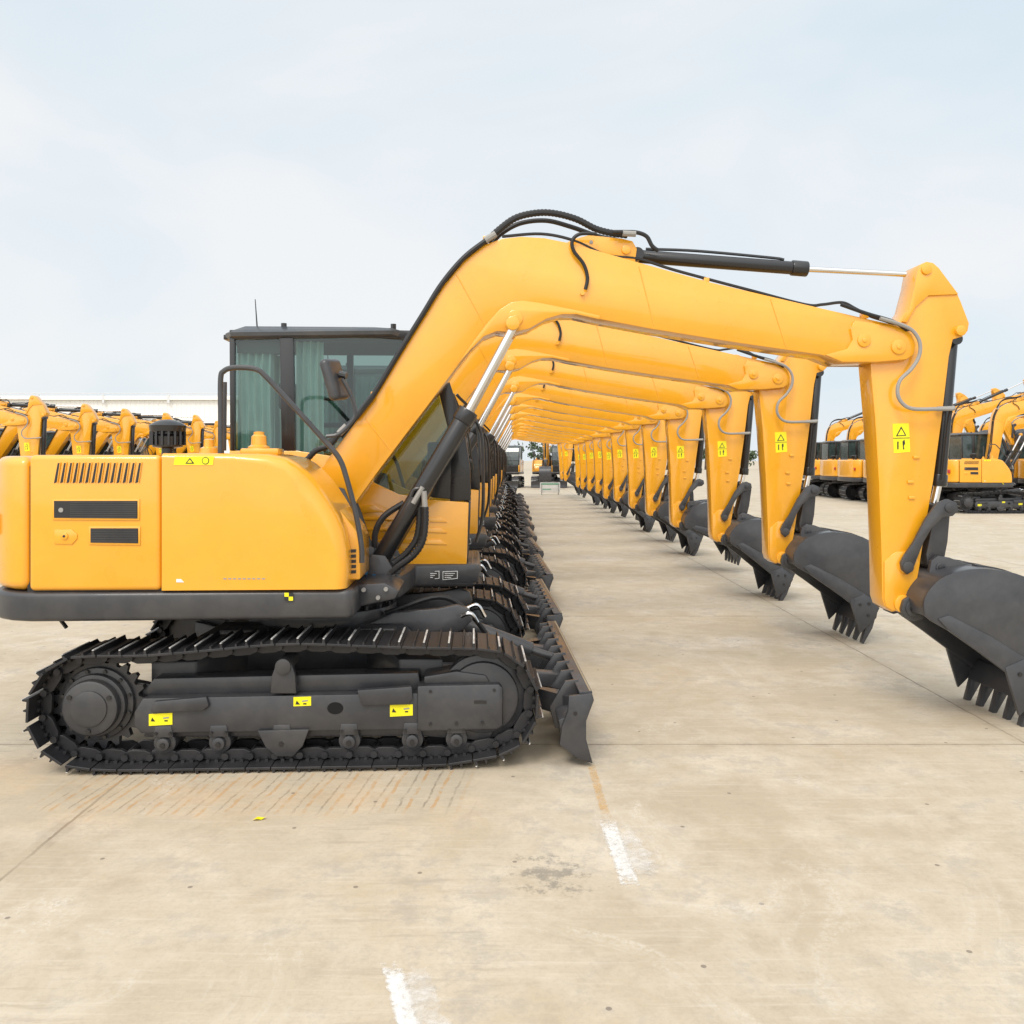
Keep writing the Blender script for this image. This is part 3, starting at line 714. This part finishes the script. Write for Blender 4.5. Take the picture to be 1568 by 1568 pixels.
# ------------------------------------------------------------------ ground
def ground_mat():
    m, nt, b = new_mat('concrete_yard')
    N = nt.nodes.new; L = nt.links.new
    geo = N('ShaderNodeNewGeometry')
    sep = N('ShaderNodeSeparateXYZ'); L(geo.outputs['Position'], sep.inputs[0])
    def math_(op, a, b_=None, c=None, clamp=False):
        n = N('ShaderNodeMath'); n.operation = op; n.use_clamp = clamp
        for i, v in enumerate((a,b_,c)):
            if v is None: continue
            if isinstance(v,(int,float)): n.inputs[i].default_value = v
            else: L(v, n.inputs[i])
        return n.outputs[0]
    def noise_(scale, detail=6, rough=0.6, vec=None, dist=0):
        n = N('ShaderNodeTexNoise'); n.noise_dimensions='2D'; n.inputs['Scale'].default_value=scale; n.inputs['Detail'].default_value=detail
        n.inputs['Roughness'].default_value=rough; n.inputs['Distortion'].default_value=dist
        L(vec or geo.outputs['Position'], n.inputs['Vector']); return n.outputs['Fac']
    def ramp(f, p0, p1, c0=(0,0,0), c1=(1,1,1)):
        r = N('ShaderNodeValToRGB'); r.color_ramp.elements[0].position=p0; r.color_ramp.elements[1].position=p1
        r.color_ramp.elements[0].color=c0+(1,); r.color_ramp.elements[1].color=c1+(1,)
        L(f, r.inputs['Fac']); return r.outputs['Color']
    def mix(f, a, b_, mode='MIX'):
        n = N('ShaderNodeMixRGB'); n.blend_type = mode
        for k, v in (('Fac',f),('Color1',a),('Color2',b_)):
            if isinstance(v,(int,float)): n.inputs[k].default_value=v
            elif isinstance(v,tuple): n.inputs[k].default_value=v+(1,)
            else: L(v, n.inputs[k])
        return n.outputs['Color']
    def mapping(sc, rz):
        mp = N('ShaderNodeMapping'); mp.inputs['Scale'].default_value=sc; mp.inputs['Rotation'].default_value=(0,0,rz)
        L(geo.outputs['Position'], mp.inputs['Vector']); return mp.outputs[0]
    X, Y = sep.outputs[0], sep.outputs[1]
    NA = noise_(0.35,3,0.6); NB = noise_(1.5,7,0.7); NC = noise_(5.5,6,0.75); ND = noise_(45,2,0.8)
    NE = noise_(0.8,7,0.74,dist=0.8)
    st1 = noise_(1.6,5,0.7,mapping((1.2,22,1),0.12)); st2v = noise_(1.3,5,0.75,mapping((1.6,15,1),-0.45))
    base = ramp(NA, 0.3, 0.7, (0.44,0.365,0.262), (0.53,0.455,0.340))
    base = mix(ramp(NB, 0.40,0.66), base, (0.585,0.510,0.400))
    base = mix(math_('MULTIPLY', ramp(NE,0.52,0.70), 0.60), base, (0.46,0.360,0.235))
    base = mix(math_('MULTIPLY', ramp(NC,0.52,0.78), 0.55), base, (0.35,0.290,0.215))
    base = mix(math_('MULTIPLY', ramp(ND,0.45,0.75), 0.25), base, (0.32,0.28,0.23))
    base = mix(math_('MULTIPLY', ramp(st1,0.55,0.72), 0.25), base, (0.68,0.62,0.53))
    base = mix(math_('MULTIPLY', math_('MULTIPLY', ramp(st2v,0.55,0.67), ramp(NA,0.45,0.58)), 0.55), base, (0.37,0.31,0.235))
    base = mix(math_('MULTIPLY', math_('MULTIPLY', ramp(NB,0.50,0.60), ramp(NC,0.44,0.56)), 0.38), base, (0.34,0.31,0.27))
    sx = math_('FLOOR', math_('DIVIDE', math_('ADD', X, 2.1), 5.22)); sy = math_('FLOOR', math_('DIVIDE', math_('ADD', Y, -0.94), 4.4))
    cmb = N('ShaderNodeCombineXYZ'); L(sx, cmb.inputs[0]); L(sy, cmb.inputs[1])
    wn = N('ShaderNodeTexWhiteNoise'); L(cmb.outputs[0], wn.inputs['Vector'])
    base = mix(math_('MULTIPLY', wn.outputs['Value'], 0.14), base, (0.42,0.36,0.28))
    wob = math_('MULTIPLY', math_('SUBTRACT', NC, 0.5), 0.02)
    def joint(C, off, per, w):
        q = math_('DIVIDE', math_('ADD', math_('ADD', C, -off), wob), per)
        fr_ = math_('ABSOLUTE', math_('SUBTRACT', q, math_('ROUND', q)))
        return math_('LESS_THAN', math_('MULTIPLY', fr_, per), w)
    j = math_('MAXIMUM', joint(X,3.12,5.22,0.008), joint(Y,5.34,4.4,0.0075))
    jm = math_('MULTIPLY', j, ramp(NB,0.28,0.55))
    base = mix(math_('MULTIPLY', jm, 0.68), base, (0.15,0.115,0.08))
    jh = math_('MAXIMUM', joint(X,3.12,5.22,0.05), joint(Y,5.34,4.4,0.04))
    base = mix(math_('MULTIPLY', math_('MULTIPLY', jh, ramp(NC,0.4,0.65)), 0.25), base, (0.30,0.24,0.17))
    def smooth_band(C, a, b_, s):
        lo = N('ShaderNodeMapRange'); lo.interpolation_type='SMOOTHSTEP'
        L(C, lo.inputs['Value']); lo.inputs['From Min'].default_value=a-s; lo.inputs['From Max'].default_value=a+s
        hi = N('ShaderNodeMapRange'); hi.interpolation_type='SMOOTHSTEP'
        L(C, hi.inputs['Value']); hi.inputs['From Min'].default_value=b_-s; hi.inputs['From Max'].default_value=b_+s
        hi.inputs['To Min'].default_value=1; hi.inputs['To Max'].default_value=0
        return math_('MULTIPLY', lo.outputs[0], hi.outputs[0])
    # rusty grouser prints beside the first machine
    ph = math_('ADD', math_('MULTIPLY', X, 1/0.125), math_('MULTIPLY', Y, -0.9))
    ph = math_('ADD', ph, math_('MULTIPLY', NC, 0.30))
    st = math_('LESS_THAN', math_('FRACT', ph), 0.15)
    stb = math_('LESS_THAN', math_('FRACT', math_('ADD', ph, 0.35)), 0.09)
    Yn = math_('ADD', Y, math_('MULTIPLY', math_('SUBTRACT', NB,0.5), 0.5))
    area = math_('MULTIPLY', smooth_band(X,-2.35,-0.25,0.12), smooth_band(Yn,4.30,4.86,0.06))
    area = math_('MULTIPLY', area, ramp(noise_(9,4,0.8),0.36,0.56))
    base = mix(math_('MULTIPLY', math_('MULTIPLY', st, area), 0.65), base, (0.46,0.25,0.09))
    base = mix(math_('MULTIPLY', math_('MULTIPLY', stb, area), 0.6), base, (0.19,0.15,0.11))
    rust = math_('MULTIPLY', smooth_band(Y,4.2,5.1,0.3), smooth_band(X,-3.4,-0.1,0.5))
    base = mix(math_('MULTIPLY', math_('MULTIPLY', rust, ramp(NB,0.40,0.62)), 0.45), base, (0.56,0.37,0.19))
    v = N('ShaderNodeVectorMath'); v.operation='DISTANCE'; v.inputs[1].default_value=(0.16,3.66,0)
    L(geo.outputs['Position'], v.inputs[0])
    dsp = math_('ADD', v.outputs['Value'], math_('MULTIPLY', math_('SUBTRACT', noise_(14,5,0.8),0.5), 0.9))
    sm = N('ShaderNodeMapRange'); L(dsp, sm.inputs['Value']); sm.inputs['From Min'].default_value=0.0; sm.inputs['From Max'].default_value=0.14; sm.inputs['To Min'].default_value=0.7; sm.inputs['To Max'].default_value=0
    base = mix(sm.outputs[0], base, (0.20,0.18,0.15))
    vo = N('ShaderNodeTexVoronoi'); vo.voronoi_dimensions='2D'; vo.inputs['Scale'].default_value=1.4; L(geo.outputs['Position'], vo.inputs['Vector'])
    base = mix(math_('MULTIPLY', math_('LESS_THAN', vo.outputs['Distance'], 0.014), 0.7), base, (0.15,0.12,0.1))
    base = mix(math_('MULTIPLY', math_('MULTIPLY', ramp(NE,0.30,0.42,(1,1,1),(0,0,0)), ramp(ND,0.40,0.6)), 0.45), base, (0.72,0.68,0.61))
    L(base, b.inputs['Base Color'])
    b.inputs['Roughness'].default_value = 0.80
    return m
def sheet(name, pts, z, mat):
    me = bpy.data.meshes.new(name); me.from_pydata([(x,y,z) for x,y in pts], [], [list(range(len(pts)))])
    me.materials.append(mat); o = bpy.data.objects.new(name, me); scene.collection.objects.link(o); return o
S=2500
sheet('ground', [(-S,-S),(S,-S),(S,S),(-S,S)], 0, ground_mat())

def worn_paint(name, col, lo, hi, amax=1.0, scale=28):
    m, nt, b = new_mat(name)
    g = nt.nodes.new('ShaderNodeNewGeometry'); n = nt.nodes.new('ShaderNodeTexNoise'); n.inputs['Scale'].default_value=scale; n.inputs['Detail'].default_value=6; n.inputs['Roughness'].default_value=0.75
    nt.links.new(g.outputs['Position'], n.inputs['Vector'])
    tc = nt.nodes.new('ShaderNodeTexCoord'); sp_ = nt.nodes.new('ShaderNodeSeparateXYZ'); nt.links.new(tc.outputs['Generated'], sp_.inputs[0])
    def edge(o_):
        a = nt.nodes.new('ShaderNodeMath'); a.operation='SUBTRACT'; a.inputs[1].default_value=0.5; nt.links.new(o_, a.inputs[0])
        c = nt.nodes.new('ShaderNodeMath'); c.operation='ABSOLUTE'; nt.links.new(a.outputs[0], c.inputs[0])
        d = nt.nodes.new('ShaderNodeMapRange'); d.inputs['From Min'].default_value=0.5; d.inputs['From Max'].default_value=0.30; nt.links.new(c.outputs[0], d.inputs['Value']); return d.outputs[0]
    mm = nt.nodes.new('ShaderNodeMath'); mm.operation='MINIMUM'; nt.links.new(edge(sp_.outputs[0]), mm.inputs[0]); nt.links.new(edge(sp_.outputs[1]), mm.inputs[1])
    ad = nt.nodes.new('ShaderNodeMath'); ad.operation='MULTIPLY_ADD'; ad.inputs[1].default_value=0.30; nt.links.new(mm.outputs[0], ad.inputs[0]); nt.links.new(n.outputs['Fac'], ad.inputs[2])
    r = nt.nodes.new('ShaderNodeMapRange'); r.inputs['From Min'].default_value=lo; r.inputs['From Max'].default_value=hi; r.inputs['To Max'].default_value=amax
    nt.links.new(ad.outputs[0], r.inputs['Value'])
    b.inputs['Base Color'].default_value = col+(1,); b.inputs['Roughness'].default_value=0.8
    nt.links.new(r.outputs[0], b.inputs['Alpha'])
    return m
WP = worn_paint('worn_white_paint', (0.80,0.79,0.77), 0.52, 0.82, 0.9); OP = worn_paint('worn_orange_paint', (0.70,0.42,0.14), 0.62, 0.95, 0.55)
WPF = worn_paint('faint_white_paint', (0.78,0.76,0.73), 0.62, 1.0, 0.7, 14)
def strip(name, x0,y0,x1,y1,w,z,mat):
    L_=math.hypot(x1-x0,y1-y0)
    o=sheet(name, [(-w/2,-L_/2),(w/2,-L_/2),(w/2,L_/2),(-w/2,L_/2)], 0, mat)
    o.location=((x0+x1)/2,(y0+y1)/2,z); o.rotation_euler=(0,0,math.atan2(y1-y0,x1-x0)-math.pi/2)
strip('painted_marking', 0.455,4.22,0.478,3.54,0.085,0.004,WP)
strip('painted_marking', -0.415,3.02,-0.265,2.50,0.075,0.004,WP)
strip('painted_marking', 0.445,5.05,0.455,4.18,0.055,0.004,OP)
strip('painted_marking', 0.49,4.10,0.54,3.6,0.20,0.008,WPF)
strip('painted_marking', -0.35,3.0,-0.20,2.50,0.16,0.008,WPF)
me = bpy.data.meshes.new('yellow_tape_scrap'); x,y=-1.21,4.22
me.from_pydata([(x-.03,y-.012,.003),(x-.01,y-.02,.012),(x+.012,y-.008,.004),(x+.035,y+.004,.014),(x+.02,y+.016,.005),(x-.012,y+.012,.01)],[],[(0,1,5),(1,2,5),(2,4,5),(2,3,4)])
me.materials.append(DEC); o=bpy.data.objects.new('yellow_tape_scrap',me); scene.collection.objects.link(o)

# ------------------------------------------------------------------ warehouse
def parent_group(name, part_list):
    e = bpy.data.objects.new(name, None); scene.collection.objects.link(e)
    for p in part_list:
        o = bpy.data.objects.new(p.name, p.finish()); scene.collection.objects.link(o); o.parent = e
    return e
WALL = paint('warehouse_cladding', (0.80,0.79,0.76), 0.6, 0, 0.03)
ROOF = paint('warehouse_roof', (0.62,0.63,0.64), 0.5, 0, 0.05)
WIN = paint('warehouse_glazing', (0.10,0.13,0.16), 0.15, 0.3, 0.1)
w = Part('walls'); r_ = Part('roof'); wd = Part('windows_and_doors')
bx0,bx1,by0,by1,bh = -110,-14,95,135,8.2
n=int((bx1-bx0)/0.5)
pl=[]
for i in range(n):
    x=bx0+i*0.5
    pl += [(x,by0),(x+0.36,by0),(x+0.39,by0+0.03),(x+0.47,by0+0.03)]
pl += [(bx1,by0),(bx1,by1),(bx0,by1)]
zprism(w, pl, 0, bh, WALL, 0)
prism(r_, [(bx0-0.4,bh+0.02),(bx1+0.4,bh+0.02),(bx1+0.4,bh+0.45),(bx0-0.4,bh+0.45)], by0-0.4, by0+0.3, WALL, 0)
bm=bmesh.new()
q=[(bx0-.3,by0,bh+.45),(bx1+.3,by0,bh+.45),(bx1+.3,(by0+by1)/2,bh+1.2),(bx0-.3,(by0+by1)/2,bh+1.2),(bx1+.3,by1,bh+.45),(bx0-.3,by1,bh+.45)]
V=[bm.verts.new(c) for c in q]; bm.faces.new((V[0],V[1],V[2],V[3])); bm.faces.new((V[3],V[2],V[4],V[5])); r_.add(bm, ROOF)
for i in range(14): box(r_, bx0+3+i*7, bx0+3.25+i*7, by0-0.42,by0-0.3,bh-0.3,bh+0.6, ROOF, 0)
tube(r_, [(bx0,by0-0.3,bh+0.72),(bx1,by0-0.3,bh+0.72)],0.04,ROOF,6,2)
for i in range(13):
    x=bx0+4.5+i*7
    box(wd, x,x+4.2,by0-0.05,by0+0.1,3.4,4.4, WIN, 0)
    for k in range(1,4): box(wd, x+k*1.05-0.05,x+k*1.05+0.05,by0-0.09,by0,3.4,4.4, WALL,0)
    if i%3==0: box(wd, x,x+4,by0-0.06,by0+0.1,0,3.2, ROOF, 0)
parent_group('warehouse', [w,r_,wd])

# ------------------------------------------------------------------ notice board at end of aisle
GRN = paint('green_board', (0.22,0.45,0.32), 0.5)
b1 = Part('board')
bxx,byy = 1.9, 44.0
box(b1, bxx-0.50,bxx+0.50,byy-0.02,byy+0.02,0.12,0.62, WHT, 0.01)
box(b1, bxx-0.46,bxx+0.46,byy-0.026,byy-0.019,0.50,0.59, GRN, 0)
box(b1, bxx-0.38,bxx+0.05,byy-0.026,byy-0.019,0.25,0.31, GRN, 0)
b2 = Part('legs')
for sx_ in (-0.42,0.42):
    tube(b2, [(bxx+sx_,byy-0.2,0.0),(bxx+sx_,byy,0.60)],0.02,GRY,6,2); tube(b2, [(bxx+sx_,byy+0.2,0.0),(bxx+sx_,byy+0.03,0.60)],0.02,GRY,6,2)
parent_group('notice_board', [b1,b2])

# ------------------------------------------------------------------ distant trees
def tree_mass():
    m, nt, b = new_mat('foliage')
    tc=nt.nodes.new('ShaderNodeNewGeometry'); n=nt.nodes.new('ShaderNodeTexNoise'); n.inputs['Scale'].default_value=1.2; n.inputs['Detail'].default_value=3
    nt.links.new(tc.outputs['Position'], n.inputs['Vector'])
    r=nt.nodes.new('ShaderNodeValToRGB'); r.color_ramp.elements[0].position=.35; r.color_ramp.elements[1].position=.7
    r.color_ramp.elements[0].color=(0.03,0.055,0.025,1); r.color_ramp.elements[1].color=(0.10,0.14,0.06,1)
    nt.links.new(n.outputs['Fac'], r.inputs['Fac']); nt.links.new(r.outputs['Color'], b.inputs['Base Color']); b.inputs['Roughness'].default_value=0.8
    bark = paint('bark',(0.08,0.06,0.045),0.9)
    p = Part('distant_trees')
    rnd = random.Random(3)
    bm = bmesh.new()
    for i in range(30):
        x = -4+i*3.9+rnd.uniform(-1.2,1.2); y = 160+rnd.uniform(-6,6); H = rnd.uniform(3.4,5.4)
        cyl(p, (x,y,0),(x+rnd.uniform(-.2,.2),y,H*0.6),0.16,bark,6,0.07)
        for c in range(9):
            cc = Vector((x+rnd.gauss(0,0.9), y+rnd.gauss(0,0.9), H*rnd.uniform(0.38,0.88))); cr=rnd.uniform(0.5,0.95)
            for k in range(40):
                d = Vector((rnd.gauss(0,1),rnd.gauss(0,1),rnd.gauss(0,1))).normalized()*cr*rnd.uniform(0.5,1.1)
                a1 = Vector((rnd.gauss(0,1),rnd.gauss(0,1),rnd.gauss(0,1))).normalized()*0.22; a2=a1.cross(Vector((rnd.gauss(0,1),rnd.gauss(0,1),rnd.gauss(0,1))).normalized())
                q=cc+d
                bm.faces.new([bm.verts.new(q+a1),bm.verts.new(q+a2),bm.verts.new(q-a1),bm.verts.new(q-a2)])
    p.add(bm, m)
    o = bpy.data.objects.new('distant_trees', p.finish()); scene.collection.objects.link(o)
tree_mass()

# ------------------------------------------------------------------ sky, sun
SUN_EL, SUN_AZ = math.radians(50), math.radians(200)
d = Vector((math.sin(SUN_AZ)*math.cos(SUN_EL), math.cos(SUN_AZ)*math.cos(SUN_EL), math.sin(SUN_EL)))
world = bpy.data.worlds.new('World'); scene.world = world; world.use_nodes = True
nt = world.node_tree; bg = nt.nodes['Background']
sky = nt.nodes.new('ShaderNodeTexSky'); sky.sky_type='NISHITA'; sky.sun_disc=False
sky.sun_elevation=SUN_EL; sky.sun_rotation=SUN_AZ; sky.air_density=1.0; sky.dust_density=2.0
tc = nt.nodes.new('ShaderNodeTexCoord')
mp = nt.nodes.new('ShaderNodeMapping'); mp.inputs['Scale'].default_value=(1.0,1.0,2.4); mp.inputs['Rotation'].default_value=(0.1,0.45,0.3)
nt.links.new(tc.outputs['Generated'], mp.inputs['Vector'])
n1 = nt.nodes.new('ShaderNodeTexNoise'); n1.inputs['Scale'].default_value=1.9; n1.inputs['Detail'].default_value=4; n1.inputs['Roughness'].default_value=0.5; n1.inputs['Distortion'].default_value=0.35
nt.links.new(mp.outputs[0], n1.inputs['Vector'])
cr = nt.nodes.new('ShaderNodeValToRGB'); cr.color_ramp.elements[0].position=0.34; cr.color_ramp.elements[1].position=0.62
cr.color_ramp.elements[0].color=(0.745,0.855,0.935,1); cr.color_ramp.elements[1].color=(0.935,0.955,0.97,1)
nt.links.new(n1.outputs['Fac'], cr.inputs['Fac'])
sc_ = nt.nodes.new('ShaderNodeVectorMath'); sc_.operation='SCALE'; sc_.inputs['Scale'].default_value=10.0
nt.links.new(cr.outputs['Color'], sc_.inputs[0])
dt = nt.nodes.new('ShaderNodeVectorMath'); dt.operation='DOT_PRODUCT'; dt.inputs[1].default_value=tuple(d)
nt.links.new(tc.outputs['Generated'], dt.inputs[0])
g1 = nt.nodes.new('ShaderNodeMapRange'); g1.interpolation_type='SMOOTHSTEP'; g1.inputs['From Min'].default_value=0.25; g1.inputs['From Max'].default_value=1.0; g1.inputs['To Min'].default_value=0; g1.inputs['To Max'].default_value=12.0  # broad haze glow around the sun, behind camera, added to light the scene softly
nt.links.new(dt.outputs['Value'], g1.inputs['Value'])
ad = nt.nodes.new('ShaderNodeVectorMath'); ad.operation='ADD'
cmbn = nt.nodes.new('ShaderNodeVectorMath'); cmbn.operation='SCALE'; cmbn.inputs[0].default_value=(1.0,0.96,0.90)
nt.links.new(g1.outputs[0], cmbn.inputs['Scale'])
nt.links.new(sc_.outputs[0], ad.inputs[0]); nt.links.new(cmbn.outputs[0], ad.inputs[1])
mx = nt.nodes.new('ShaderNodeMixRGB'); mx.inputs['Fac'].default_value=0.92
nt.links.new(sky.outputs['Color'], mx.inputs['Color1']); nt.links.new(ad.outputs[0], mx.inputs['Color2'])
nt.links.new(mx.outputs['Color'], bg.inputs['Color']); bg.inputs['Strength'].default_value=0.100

sl = bpy.data.lights.new('sun','SUN'); sl.energy=1.5; sl.angle=math.radians(20); sl.color=(1.0,0.94,0.86)
so = bpy.data.objects.new('sun', sl); scene.collection.objects.link(so)
so.rotation_euler = d.to_track_quat('Z','Y').to_euler()

# ------------------------------------------------------------------ camera
cam = bpy.data.cameras.new('camera'); co = bpy.data.objects.new('camera', cam); scene.collection.objects.link(co)
co.location = (0,0,1.72); co.rotation_euler = (math.radians(90),0,0)
cam.sensor_width = 36; cam.lens = 36*1350/1568; cam.shift_y = -79/1568; cam.clip_end = 6000
scene.camera = co
scene.view_settings.view_transform='Standard'; scene.view_settings.look='None'; scene.view_settings.exposure=0
